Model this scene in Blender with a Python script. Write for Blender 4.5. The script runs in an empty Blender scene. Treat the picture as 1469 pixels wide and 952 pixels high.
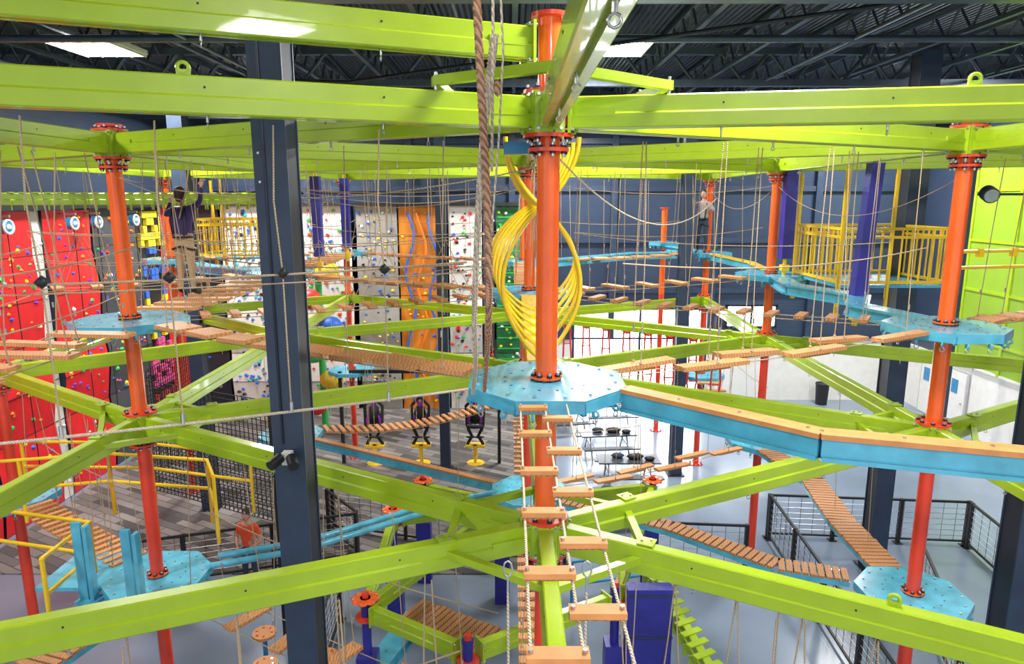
import bpy, math, random
from mathutils import Vector, Matrix
random.seed(7)
V=Vector
# ------------------------------------------------------------------ materials
def mat(name,col,rough=.4,metal=0.,var=.12,vscale=4.,bump=0.,bscale=40.,coat=0.,emit=0.,kind='noise'):
    m=bpy.data.materials.new(name); m.use_nodes=True; nt=m.node_tree; N=nt.nodes; L=nt.links
    b=N['Principled BSDF']; b.inputs['Roughness'].default_value=rough; b.inputs['Metallic'].default_value=metal
    b.inputs['Coat Weight'].default_value=coat
    tc=N.new('ShaderNodeTexCoord'); nz=N.new('ShaderNodeTexNoise'); nz.inputs['Scale'].default_value=vscale
    nz.inputs['Detail'].default_value=3
    L.new(tc.outputs['Object'],nz.inputs['Vector'])
    cr=N.new('ShaderNodeValToRGB'); cr.color_ramp.elements[0].position=.3; cr.color_ramp.elements[1].position=.7
    cr.color_ramp.elements[0].color=(*[c*(1-var) for c in col],1); cr.color_ramp.elements[1].color=(*[min(1,c*(1+var)) for c in col],1)
    src=nz.outputs['Fac']
    if kind=='wood':
        mp=N.new('ShaderNodeMapping'); mp.inputs['Scale'].default_value=(1,1,6)
        w=N.new('ShaderNodeTexWave'); w.inputs['Scale'].default_value=9; w.inputs['Distortion'].default_value=7; w.inputs['Detail'].default_value=3
        L.new(tc.outputs['Object'],mp.inputs[0]); L.new(mp.outputs[0],w.inputs['Vector']); src=w.outputs['Fac']
        cr.color_ramp.elements[0].position=.05; cr.color_ramp.elements[1].position=.9
    if kind=='rope':
        w=N.new('ShaderNodeTexWave'); w.bands_direction='DIAGONAL'; w.inputs['Scale'].default_value=bscale
        L.new(tc.outputs['Object'],w.inputs['Vector']); src=w.outputs['Fac']
        cr.color_ramp.elements[0].position=.1; cr.color_ramp.elements[1].position=.6
    L.new(src,cr.inputs[0]); L.new(cr.outputs[0],b.inputs['Base Color'])
    if bump>0:
        bp=N.new('ShaderNodeBump'); bp.inputs['Strength'].default_value=bump; bp.inputs['Distance'].default_value=.02
        n2=N.new('ShaderNodeTexNoise'); n2.inputs['Scale'].default_value=bscale
        L.new(tc.outputs['Object'],n2.inputs['Vector'])
        L.new(src if kind!='noise' else n2.outputs['Fac'],bp.inputs['Height']); L.new(bp.outputs[0],b.inputs['Normal'])
    if emit>0:
        b.inputs['Emission Color'].default_value=(*col,1); b.inputs['Emission Strength'].default_value=emit
    return m
GREEN=mat('green_paint',(.37,.53,.016),.32,var=.06,coat=.3)
ORANGE=mat('orange_paint',(.93,.13,.015),.27,var=.06,coat=.4)
RED=mat('red_paint',(.78,.055,.022),.3,var=.08,coat=.3)
BLUE=mat('sky_blue_paint',(.09,.44,.62),.24,var=.18,vscale=5,bump=.10,bscale=45,coat=.4)
BLUED=mat('mid_blue_paint',(.03,.25,.50),.35)
YELLOW=mat('yellow_paint',(.93,.60,.012),.3,var=.05,coat=.3)
PADB=mat('vinyl_blue',(.03,.03,.30),.38,bump=.25,bscale=12)
NAVY=mat('navy_steel',(.026,.046,.09),.4,var=.15)
NAVYD=mat('dark_navy_steel',(.012,.018,.035),.5)
JOIST=mat('joist_steel',(.085,.115,.16),.35,metal=.35)
BLACK=mat('black_rubber',(.012,.012,.014),.5)
STEEL=mat('galvanized_steel',(.55,.56,.58),.3,metal=.9)
WOOD=mat('orange_wood',(.64,.29,.11),.5,var=.22,kind='wood')
WOODD=mat('brown_wood',(.46,.21,.08),.55,var=.28,kind='wood')
ROPE=mat('tan_rope',(.48,.36,.23),.85,var=.25,bscale=30,kind='rope',bump=.4)
ROPEB=mat('brown_rope',(.50,.27,.16),.85,var=.4,bscale=22,kind='rope',bump=.6)
ROPEW=mat('white_rope',(.74,.62,.47),.85,var=.25,bscale=30,kind='rope',bump=.6)
ROPER=mat('red_webbing',(.75,.05,.05),.6)
ROPEK=mat('black_rope',(.02,.02,.022),.8)
WHITE=mat('white_paint',(.80,.79,.76),.5,var=.04)
GREY=mat('grey_climb_panel',(.36,.345,.32),.7,bump=.2)
GREYD=mat('charcoal_panel',(.06,.065,.075),.6,bump=.2)
CRED=mat('red_climb_panel',(.80,.012,.02),.42,var=.08)
CORG=mat('orange_climb_panel',(.85,.26,.02),.5,var=.25,vscale=1.2)
CGRN=mat('green_climb_panel',(.02,.16,.05),.5,var=.3)
SKIN=mat('skin',(.62,.34,.23),.5,var=.04)
HAIR=mat('hair',(.04,.022,.014),.6)
SHIRTD=mat('dark_violet_shirt',(.05,.03,.12),.8); KHAKI=mat('khaki_cloth',(.5,.33,.19),.85)
SHIRTO=mat('orange_shirt',(.85,.10,.03),.8); SHIRTG=mat('grey_shirt',(.35,.33,.34),.8); DENIM=mat('dark_denim',(.03,.045,.08),.8)
EYE=mat('eye_white',(.8,.8,.8),.3); LIP=mat('lip',(.45,.13,.1),.5)
TABLE=mat('table_vinyl',(.06,.07,.09),.3); DTRIM=mat('door_trim',(.45,.46,.48),.5)
HC=[mat('hold_'+n,c,.45) for n,c in dict(yellow=(.9,.7,.03),blue=(.03,.15,.7),green=(.03,.5,.1),red=(.75,.03,.03),white=(.8,.8,.8),purple=(.3,.03,.4),orange=(.9,.25,.02),pink=(.85,.1,.35),black=(.02,.02,.02),teal=(.03,.45,.5)).items()]
HD=dict(zip('yellow blue green red white purple orange pink black teal'.split(),HC))
LAMP=mat('lamp_diffuser',(1,.98,.95),.5,emit=26); DAY=mat('daylight_glass',(.93,.97,1),.2,emit=11)
# ------------------------------------------------------------------ mesh builder
class MB:
    def __init__(s): s.v=[];s.f=[];s.m=[];s.sm=[];s.mats=[]
    def mi(s,m):
        if m not in s.mats: s.mats.append(m)
        return s.mats.index(m)
    def add(s,vs,fs,m,smooth=False):
        o=len(s.v); s.v+= [tuple(v) for v in vs]; k=s.mi(m)
        for f in fs: s.f.append([i+o for i in f]); s.m.append(k); s.sm.append(smooth)
    def obox(s,c,ax,ay,az,m):
        c=V(c); vs=[c+ax*i+ay*j+az*k for i in(-1,1) for j in(-1,1) for k in(-1,1)]
        s.add(vs,[(0,1,3,2),(4,6,7,5),(0,4,5,1),(2,3,7,6),(0,2,6,4),(1,5,7,3)],m)
    def box(s,c,size,m,rz=0):
        a=V((math.cos(rz),math.sin(rz),0)); b=V((-math.sin(rz),math.cos(rz),0))
        s.obox(c,a*size[0]/2,b*size[1]/2,V((0,0,size[2]/2)),m)
    def bar(s,a,b,w,h,m):
        a=V(a);b=V(b);d=(b-a); L=d.length; d.normalize(); u=V((0,0,1))
        if abs(d.z)>.98: u=V((0,1,0))
        sd=d.cross(u).normalized(); up=sd.cross(d).normalized()
        s.obox((a+b)/2,d*L/2,sd*w/2,up*h/2,m)
    def profile(s,a,b,pts,m):
        a=V(a);b=V(b);d=(b-a).normalized(); sd=d.cross(V((0,0,1))).normalized(); up=sd.cross(d).normalized(); n=len(pts)
        vs=[a+sd*x+up*z for x,z in pts]+[b+sd*x+up*z for x,z in pts]
        s.add(vs,[(i,(i+1)%n,n+(i+1)%n,n+i) for i in range(n)]+[tuple(range(n))[::-1],tuple(range(n,2*n))],m)
    def tube(s,pts,r,m,n=6,closed=False,r2=None):
        pts=[V(p) for p in pts]; K=len(pts); vs=[];fs=[]
        prev=None
        for i,p in enumerate(pts):
            if closed: d=pts[(i+1)%K]-pts[i-1]
            else: d=pts[min(i+1,K-1)]-pts[max(i-1,0)]
            d.normalize()
            if prev is None:
                u=V((0,0,1)) if abs(d.z)<.9 else V((1,0,0))
                a=d.cross(u).normalized()
            else: a=(prev-d*prev.dot(d)).normalized()
            prev=a; b=d.cross(a)
            if isinstance(r,(list,tuple)): rr=r[i]
            else: rr=r if r2 is None else r+(r2-r)*i/(K-1)
            for k in range(n):
                t=2*math.pi*k/n; vs.append(p+(a*math.cos(t)+b*math.sin(t))*rr)
        for i in range(K if closed else K-1):
            j=(i+1)%K
            for k in range(n): fs.append((i*n+k,i*n+(k+1)%n,j*n+(k+1)%n,j*n+k))
        s.add(vs,fs,m,True)
        if not closed: s.add(vs[:n],[tuple(range(n))[::-1]],m); s.add(vs[-n:],[tuple(range(n))],m)
    def cyl(s,a,b,r,m,n=16,r2=None): s.tube([a,b],r,m,n,r2=r2)
    def prism(s,poly,z0,z1,m):
        n=len(poly); vs=[(x,y,z0) for x,y in poly]+[(x,y,z1) for x,y in poly]
        s.add(vs,[(i,(i+1)%n,n+(i+1)%n,n+i) for i in range(n)]+[tuple(range(n))[::-1],tuple(range(n,2*n))],m)
    def ring(s,c,R,r,m,ax=(0,0,1),n=12,k=6):
        ax=V(ax).normalized(); u=ax.cross(V((0,0,1)) if abs(ax.z)<.9 else V((1,0,0))).normalized(); w=ax.cross(u); c=V(c)
        s.tube([c+(u*math.cos(2*math.pi*i/n)+w*math.sin(2*math.pi*i/n))*R for i in range(n)],r,m,k,closed=True)
    def ball(s,c,r,m,n=8,rot=None):
        if not isinstance(r,(list,tuple)): r=(r,r,r)
        c=V(c);h=n//2;vs=[];fs=[]
        for i in range(h+1):
            t=math.pi*i/h
            for j in range(n):
                p=2*math.pi*j/n; q=V((r[0]*math.sin(t)*math.cos(p),r[1]*math.sin(t)*math.sin(p),r[2]*math.cos(t)))
                if rot: q=rot@q
                vs.append(c+q)
        for i in range(h):
            for j in range(n): fs.append((i*n+j,(i+1)*n+j,(i+1)*n+(j+1)%n,i*n+(j+1)%n))
        s.add(vs,fs,m,True)
    def obj(s,name):
        me=bpy.data.meshes.new(name); me.from_pydata(s.v,[],s.f)
        for m in s.mats: me.materials.append(m)
        me.polygons.foreach_set('material_index',s.m); me.polygons.foreach_set('use_smooth',s.sm); me.update()
        o=bpy.data.objects.new(name,me); bpy.context.scene.collection.objects.link(o); return o
def sag(a,b,d,n=12):
    a=V(a);b=V(b); return [a.lerp(b,i/n)-V((0,0,d*4*(i/n)*(1-i/n))) for i in range(n+1)]
# ------------------------------------------------------------------ levels & grid (metres, floor at z=0)
ZU,ZL,DU,DL=8.88,5.2,6.64,2.94
P=dict(C=(.3,5.8),L=(-5.05,8.9),R=(5.45,8.45),B=(.3,11.8),LB=(-5.05,14.9),RB=(5.5,14.5),B2=(.3,17.8),LB2=(-5.05,20.9),
  RB2=(5.8,20.4),LO=(-9.0,11.6),LL2=(-9.1,18.3),NL=(-5.3,3.5),RO=(10.6,11.4),S=(.27,-2.5))
NRU=(5.8,4.75);NRL=(5.5,2.95)
def pt(k,z): x,y=(P[k] if isinstance(k,str) else k); return V((x,y,z))
PROF=[(-.052,.125),(.052,.125),(.062,.115),(.062,.0),(.08,-.015),(.08,-.115),(.07,-.125),(.022,-.125),(.022,-.085),(-.022,-.085),(-.022,-.125),(-.07,-.125),(-.08,-.115),(-.08,-.015),(-.062,.0),(-.062,.115)]
def track_beam(a,b,z,lugs=None,z2=None):
    m=MB(); A=pt(a,z);B_=pt(b,z if z2 is None else z2); d=(B_-A).normalized(); A2=A+d*.16;B2=B_-d*.16
    m.profile(A2,B2,PROF,GREEN); L=(B2-A2).length; sd=d.cross(V((0,0,1)))
    for e,sg in((A2,1),(B2,-1)):
        m.obox(e+d*.22*sg,d*.16,sd*.084,V((0,0,.03)),GREEN)
        m.obox(e+d*.02*sg,d*.012,sd*.12,V((0,0,.16)),GREEN)
        for k in(-.09,.09):
            for q in(-1,1): m.cyl(e+d*.02*sg+sd*k+V((0,0,.13*q))-d*.03,e+d*.02*sg+sd*k+V((0,0,.13*q))+d*.04,.014,STEEL,6)
    for i in range(1,int(L/1.2)+1):
        p=A2+d*(i*1.2)
        for q in(-1,1): m.cyl(p+sd*.06*q+V((0,0,.05)),p+sd*.066*q+V((0,0,.05)),.008,BLACK,8)
        m.cyl(p+V((0,0,-.12)),p+V((0,0,-.17)),.010,STEEL,6); m.ring(p+V((0,0,-.19)),.02,.005,STEEL,ax=d,n=8,k=4)
    if lugs:
        for t in lugs:
            p=A2+d*L*t+V((0,0,.155)); m.obox(p-V((0,0,.02)),d*.045,sd*.012,V((0,0,.03)),GREEN); m.ring(p+V((0,0,.02)),.036,.015,GREEN,ax=sd,n=14)
    return m.obj('track_beam')
EDG='L-C C-R C-B L-B R-B L-LB R-RB B-LB B-RB B-B2 LB-B2 RB-B2 LB-LB2 RB-RB2 B2-LB2 B2-RB2 L-LO LB-LO LB-LL2 LO-LL2 LL2-LB2 L-NL R-RO RB-RO C-S C-NL'.split()
for e in EDG:
    a,b=e.split('-')
    track_beam(a,b,ZU,lugs=((.44,) if e=='C-NL' else None)); track_beam(a,b,ZL)
track_beam('C',NRU,ZU,(.56,)); track_beam('C',NRL,ZL,(.47,)); track_beam('R',NRU,ZU); track_beam('R',NRL,ZL)
track_beam('C','NL',9.40)
def braces(k,z,r=.95,dirs=(30,90,150,203,270,333)):
    m=MB(); c=pt(k,z)
    for i in range(len(dirs)):
        a=math.radians(dirs[i]);b=math.radians(dirs[(i+1)%len(dirs)])
        p=c+V((math.cos(a),math.sin(a),0))*r; q=c+V((math.cos(b),math.sin(b),0))*r
        m.bar(p+V((0,0,.01*(i%2))),q+V((0,0,.01*(i%2))),.065,.065,GREEN)
        m.box(p+V((0,0,.138)),(.14,.14,.012),GREEN,a)
        for t in(-.04,.04): m.cyl(p+V((t,0,.13)),p+V((t,0,.165)),.012,STEEL,6)
    return m.obj('beam_bracing')
braces('C',ZL); braces('L',ZL,.9,(-30,30,90,150,267)); braces('R',ZL,.9,(27,90,146,207,270))
braces('B',ZL,.8,(30,90,150,210,270,330)); braces('RB',ZL,.8,(90,150,210,270,330)); braces('LB',ZL,.8,(30,90,210,270,330))
# upper centre cross bracing lies on top of the beams
m=MB(); c=pt('C',ZU+.19); r=.95; dr=(30,90,150,203,270,349)
for i in range(6):
    a=math.radians(dr[i]);b=math.radians(dr[(i+1)%6]); p=c+V((math.cos(a),math.sin(a),0))*r; q=c+V((math.cos(b),math.sin(b),0))*r
    m.bar(p+V((0,0,.008*(i%2))),q+V((0,0,.008*(i%2))),.07,.07,GREEN); m.cyl(p-V((0,0,.07)),p+V((0,0,.07)),.014,STEEL,6)
m.obj('beam_bracing')
# ------------------------------------------------------------------ poles
def pole(k,top,low=0.,r=.095,levels=(ZU,ZL)):
    m=MB(); c=pt(k,0)
    m.cyl(c+V((0,0,low)),c+V((0,0,ZL-.2)),r*.93,RED,24)
    m.cyl(c+V((0,0,ZL-.25)),c+V((0,0,top)),r,ORANGE,24)
    def fl(z,R=.2,mt=RED,bolts=True,t=.03):
        m.cyl(c+V((0,0,z)),c+V((0,0,z+t)),R,mt,24)
        if bolts:
            for i in range(8):
                a=i*math.pi/4+.2; p=c+V((math.cos(a)*R*.82,math.sin(a)*R*.82,z))
                m.cyl(p-V((0,0,.04)),p+V((0,0,t+.04)),.016,STEEL,6); m.cyl(p-V((0,0,.018)),p+V((0,0,t+.018)),.026,BLACK,6)
    for z in levels:
        if z>top: continue
        fl(z+.15,.21); fl(z-.19,.21); fl(z-.12,.15,ORANGE,False); fl(z-.3,.17,RED)
        m.cyl(c+V((0,0,z-.15)),c+V((0,0,z+.15)),r*1.25,RED,20)
        for i in range(8):
            a=i*math.pi/4; d=V((math.cos(a),math.sin(a),0)); m.obox(c+d*r*1.5+V((0,0,z+.02)),d*r*.5,d.cross(V((0,0,1)))*.008,V((0,0,.13)),RED)
    for z in (DU,DL):
        if z<top: fl(z+.03,.14,ORANGE,True,.02)
    fl(top-.01,.15,RED,False,.03); fl(low,.22,RED) 
    return m.obj('support_pole')
for k in P:
    if k=='LO': pole(k,5.5,levels=(ZL,))
    else: pole(k,9.62 if k=='C' else 9.1)
pole(NRU,9.1);pole(NRL,5.5,levels=(ZL,)); 
P['N5']=(5.2,23.6); pole('N5',7.9,levels=())
# ------------------------------------------------------------------ decks
def deck(k,z,R=.72,rot=22.5):
    m=MB(); x,y=P[k]
    oct=[(x+R*math.cos(math.radians(rot+45*i)),y+R*math.sin(math.radians(rot+45*i))) for i in range(8)]
    m.prism(oct,z-.02,z+.012,BLUE)
    inn=[(x+(q[0]-x)*.985,y+(q[1]-y)*.985) for q in oct]
    for i in range(8):
        a=inn[i];b=inn[(i+1)%8]; m.bar((a[0],a[1],z-.055),(b[0],b[1],z-.055),.025,.085,BLUE)
        m.bar((x+(a[0]-x)*.15,y+(a[1]-y)*.15,z-.07),(a[0],a[1],z-.07),.04,.1,BLUED)
        mx,my=(a[0]+b[0])/2,(a[1]+b[1])/2; dx,dy=(mx-x),(my-y)
        for t in(.25,.75):
            qx,qy=a[0]+(b[0]-a[0])*t,a[1]+(b[1]-a[1])*t
            m.ring((qx,qy,z-.13),.03,.011,BLUE,ax=(-dy,dx,0),n=10,k=5)
            m.ring((qx,qy,z-.185),.026,.006,STEEL,ax=(dx,dy,0),n=8,k=4)
            m.cyl((x+(qx-x)*.9,y+(qy-y)*.9,z+.012),(x+(qx-x)*.9,y+(qy-y)*.9,z+.03),.014,STEEL,8)
            m.cyl((x+(qx-x)*.55,y+(qy-y)*.55,z+.012),(x+(qx-x)*.55,y+(qy-y)*.55,z+.016),.012,NAVY,8)
    m.cyl((x,y,z-.2),(x,y,z-.02),.16,BLUE,16)
    return m.obj('octagonal_platform')
for k in 'C L R B LB RB B2 LB2 RB2 LL2'.split(): deck(k,DU)
for k in 'C L R B LB RB B2 LB2 RB2 LO'.split(): deck(k,DL)
deck('N5',6.75,.5)
# ------------------------------------------------------------------ rope bridges
def ends(a,b,z,r=.72):
    A=pt(a,z);B_=pt(b,z);d=(B_-A).normalized(); return A+d*r,B_-d*r,d,d.cross(V((0,0,1))).normalized()
def bridge(a,b,z,bz,kind,name='rope_bridge',sagd=.04,mt=None,hl=True,n=None,near=False,cross=False):
    m=MB(); A,B_,d,s=ends(a,b,z); L=(B_-A).length; up=V((0,0,1)); mt=mt or WOOD
    def P_(t): return A.lerp(B_,t)-up*sagd*4*t*(1-t)
    spec=dict(square=(7,.24,.17,.0),long=(6,.42,.075,.13),steps=(16,.045,.26,0),wide=(8,.11,.45,0),big=(8,.09,.50,.12),thin=(12,.06,.22,0),swing=(6,.09,.3,.0))[kind]
    n=n or spec[0]; rr=.0075 if near else .006
    for i in range(n):
        t=(i+.5)/n; p=P_(t); off=spec[3]*(1 if i%2 else -1); p=p+s*off
        rz=random.uniform(-.12,.12) if kind in('square','big','swing') else 0
        R=Matrix.Rotation(rz,3,'Z'); tl=up*random.uniform(-.05,.05)
        m.obox(p,(R@d)*spec[1]+tl*spec[1],(R@s)*spec[2],up*.022,mt)
        m.obox(p-up*.035,(R@d)*spec[1]*.5,(R@s)*.03,up*.02,WOODD)
        hb=spec[2]*.85
        if kind in('steps','thin') and i%3: continue
        for q in(-1,1):
            if not near and random.random()<.36: continue
            e=p+s*hb*q; topz=bz-.17; tp=V((e.x-s.x*hb*q*.6,e.y-s.y*hb*q*.6,topz))
            m.tube([e,e.lerp(tp,.5)+V((random.uniform(-.02,.02),random.uniform(-.02,.02),0)),tp],rr,ROPE,5)
            m.ball(e+up*.03,.02,ROPE,6); m.cyl(e+up*.32,e+up*.38,.011,STEEL,6)
    for q in(-1,1):
        w=s*spec[2]*.8*q; m.tube([x+w-up*.04 for x in sag(A,B_,sagd,10)],rr*1.2,ROPE,5)
        if hl and (near or q>0 or cross):
            m.tube([x+w*1.5+up*1.0 for x in sag(A,B_,.12,12)],rr*1.2,ROPE,5)
            if near or cross: m.tube([x+w*1.3+up*.5 for x in sag(A,B_,.16,12)],rr,ROPE,5)
        if cross:
            K=10
            for i in range(K):
                p0=A.lerp(B_,i/K)+w*1.1;p1=A.lerp(B_,(i+1)/K)+w*1.4+up*.95
                m.tube([p0,p1] if i%2 else [p0+up*.95,p1-up*.95],rr*.8,ROPE,4)
    return m.obj(name)
U=(DU,ZU);W=(DL,ZL)
bridge('L','C',*U,'square','plank_bridge',n=8); bridge('C','R',*U,'long','plank_bridge')
bridge('L','LB',*U,'wide','plank_bridge'); bridge('L','NL',*U,'big','plank_bridge',near=True)
bridge('L','B',*U,'thin',cross=True); bridge('R','B',*U,'thin',mt=WOODD); bridge('B','LB',*U,'square','plank_bridge'); bridge('B','RB',*U,'swing')
bridge('B','B2',*U,'steps',hl=False); bridge('LB','LB2',*U,'wide','plank_bridge',cross=True); bridge('B2','RB2',*U,'square','plank_bridge')
bridge('B2','LB2',*U,'square','plank_bridge'); bridge('R','RO',*U,'square','plank_bridge')
bridge('LL2','LB2',*U,'wide','plank_bridge'); bridge('LB','LO',*U,'swing',cross=True)
bridge('LB','B2',*W,'steps','plank_bridge',.25,n=26,hl=False); bridge('B','RB',*W,'long','plank_bridge',.12); bridge('C','B',*W,'thin','plank_bridge',.05,n=20,hl=False)
bridge('B','B2',*W,'steps','plank_bridge'); bridge('C','L',*W,'swing'); bridge('C','NL',*W,'swing','net_bridge',.05,near=True,cross=True)
bridge('C',NRL,*W,'thin','rope_bridge',.2); bridge('RB','RB2',*W,'swing'); bridge('L','LO',*W,'steps','plank_bridge',n=18)
def walkway(pts,z,w,name,edge=BLUE,top=WOODD,slats=False,th=.15):
    m=MB()
    for i in range(len(pts)-1):
        a=V((*pts[i],z));b=V((*pts[i+1],z)); d=(b-a).normalized(); s=d.cross(V((0,0,1)))
        if slats:
            n=int((b-a).length/.105)
            for k in range(n):
                p=a.lerp(b,(k+.5)/n); m.obox(p,d*.042,s*w/2*random.uniform(.95,1.05),V((0,0,.018)),top)
            for q in(-1,1): m.bar(a+s*w*.42*q-V((0,0,.06)),b+s*w*.42*q-V((0,0,.06)),.04,.08,edge)
        else:
            m.bar(a-d*.01,b+d*.01,w,.035+.002*(i%2),top); m.bar(a-V((0,0,.09)),b-V((0,0,.09)),w*.7,th,edge)
            m.bar(a-V((0,0,.16)),b-V((0,0,.16)),w,.03,edge)
            for k in range(int((b-a).length/.5)+1):
                p=a+d*k*.5; m.cyl(p+V((0,0,.01)),p+V((0,0,.026)),.013,STEEL,6)
    return m.obj(name)
PLY=mat('plywood_tread',(.68,.28,.09),.5,var=.12,vscale=9)
walkway([(.95,5.52),(2.1,4.42),(3.3,4.05),(5.3,4.4)],DU,.16,'zigzag_balance_beam',top=PLY)
walkway([(5.45,13.9),(5.2,12.6),(5.75,11.2),(5.2,10.2),(5.45,9.1)],DU,.34,'curved_blue_walkway',top=BLUE)
walkway([(5.45,13.9),(5.75,12.3),(5.5,10.6),(5.45,9.1)],DL,.46,'slatted_walkway',slats=True)
walkway([(.9,11.4),(2.6,10.4),(3.9,9.2),(4.8,8.9)],DL,.34,'slatted_walkway',slats=True)
walkway([(-4.5,14.6),(-.3,12.15)],DL,.14,'balance_beam')
walkway([(5.7,15.1),(6.0,17.2),(5.8,19.8)],DU,.2,'balance_beam',edge=BLUE,top=YELLOW)
walkway([(-5.6,15.2),(-7.4,16.4),(-8.6,17.9)],DU,.4,'blue_plank_walkway',top=BLUE)
walkway([(.3,6.5),(.3,11.1)],DU,.3,'yellow_plank_walkway',edge=YELLOW,top=YELLOW,th=.05)
walkway([(-5.1,8.2),(-5.6,6.6),(-5.3,4.2)],DL,.5,'slatted_walkway',slats=True)
walkway([(5.8,21.0),(5.3,23.2)],DU,.3,'blue_plank_walkway',top=BLUE)
walkway([(1.0,17.9),(3.5,20.2),(5.1,20.5)],DU,.3,'blue_plank_walkway',top=BLUE)
m=MB()
for o in(-.14,.14): m.tube([(-4.4,9.25+o,DL+.02),(-3.2,9.8+o,DL-.02),(-1.6,10.9+o,DL+.02),(-.35,11.5+o,DL+.02)],.05,BLUE,10)
m.obj('twin_tube_bridge')
# near-left tightrope net with black connectors
m=MB(); A,B_,d,s=ends('C','NL',DU); up=V((0,0,1))
m.tube(sag(A,B_,.03,14),.011,ROPEW,6)
m.tube([x+up*1.06 for x in sag(A,B_,.05,16)],.009,ROPE,5)
m.tube([x+up*.98 for x in sag(A,B_,.03,16)],.006,ROPE,5)
n=6
for i in range(n):
    p=A.lerp(B_,(i+.9)/n*.97); top=V((p.x,p.y,ZU-.17)); mid=p+up*1.03
    m.tube([top,top.lerp(mid,.5)+d*.03,mid,p],.0065,ROPE,5)
    m.obox(mid,(d+up)*.022,(up-d)*.022,s*.02,BLACK); m.ball(mid,.038,BLACK,8)
    m.cyl(p+up*-.03,p+up*.05,.014,STEEL,6)
m.obj('tightrope_net_bridge')
# staggered step bridge
m=MB()
ys=[5.0,4.74,4.42,4.1,3.77,3.48,3.23,2.92,2.66,2.38,2.12,1.85,1.6,1.3]
for i,y in enumerate(ys):
    x=.33 if i%2 else .16
    m.box((x,y,DU),(.22,.07,.026),PLY); m.box((x,y,DU-.02),(.22,.03,.02),WOODD)
    for q in(-.095,.095): m.cyl((x+q,y,DU-.03),(x+q,y,DU+.026),.010,STEEL,6)
for x in(.065,.255,.425): m.tube(sag((x,5.15,DU-.015),(x,1.0,DU-.015),.01),.007,ROPEW,6)
for x,y in((-.02,3.0),(.36,3.0)):
    m.tube([(x,y,DU-.3),(x,y,DU-.22)],.007,STEEL,6)
    m.tube([(x+.022*math.sin(t*.785),y,DU-.18+.042*math.cos(t*.785)) for t in range(8)],.005,STEEL,5,closed=True); m.tube([(x,y,DU-.28),(x+.01,y+.1,DU-2.2)],.006,ROPEW,5)
m.obj('staggered_step_bridge')
# foreground ropes
m=MB()
def twist(pts,R,r,mt,turns,n=60):
    pts=[V(p) for p in pts]
    def at(t):
        f=t*(len(pts)-1); i=min(int(f),len(pts)-2); u=f-i
        p0=pts[max(i-1,0)];p1=pts[i];p2=pts[i+1];p3=pts[min(i+2,len(pts)-1)]
        return .5*((2*p1)+(-p0+p2)*u+(2*p0-5*p1+4*p2-p3)*u*u+(-p0+3*p1-3*p2+p3)*u**3)
    for k in range(3):
        o=[]
        for i in range(n+1):
            t=i/n; a=t*turns*2*math.pi+k*2.094; o.append(at(t)+V((math.cos(a)*R,math.sin(a)*R*.9,math.sin(a)*R*.3)))
        m.tube(o,r,mt,6)
twist([(-.14,2.3,9.6),(-.115,2.5,8.75),(-.09,2.6,8.1),(-.11,3.1,7.6),(-.22,5.25,6.70)],.007,.0095,ROPEB,44,320)
m.tube([(-.06,2.3,9.6),(-.065,2.5,8.75),(-.075,2.6,8.3)],.006,ROPEW,6)
m.tube([(-.072,2.2,9.6),(-.03,2.5,8.7),(-.05,2.62,8.4),(-.10,2.9,7.9),(-.20,4.9,6.9)],.0045,ROPEW,6)
twist([(-.06,2.5,8.75),(-.13,2.9,8.3),(-.20,3.6,7.6),(-.23,4.2,7.2),(-.31,5.25,6.68)],.007,.0095,ROPEW,34,220)
m.ball((-.05,2.5,8.58),(.014,.014,.03),ROPEB)
m.obj('hanging_climbing_rope')
# yellow serpentine tubes
m=MB(); zt=ZU-.12
for j in range(6):
    y=6.5+j*.62
    for sg in(-1,1):
        pts=[]
        for i in range(33):
            h=i/32; z=zt-(zt-DU-.02)*h
            w=.34*math.cos(h/.30*math.pi/2)**.8 if h<.30 else -(.37+.045*j)*math.sin((h-.30)/.70*math.pi)**.8
            pts.append((.28+sg*w,y+.03*sg,z))
        m.tube(pts,.022,YELLOW,8)
m.tube([(.28,6.3,zt),(.28,9.8,zt)],.03,YELLOW,8); m.box((.1,6.1,ZU-.25),(.34,.16,.1),BLUED)
m.obj('yellow_serpentine_tubes')
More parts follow.
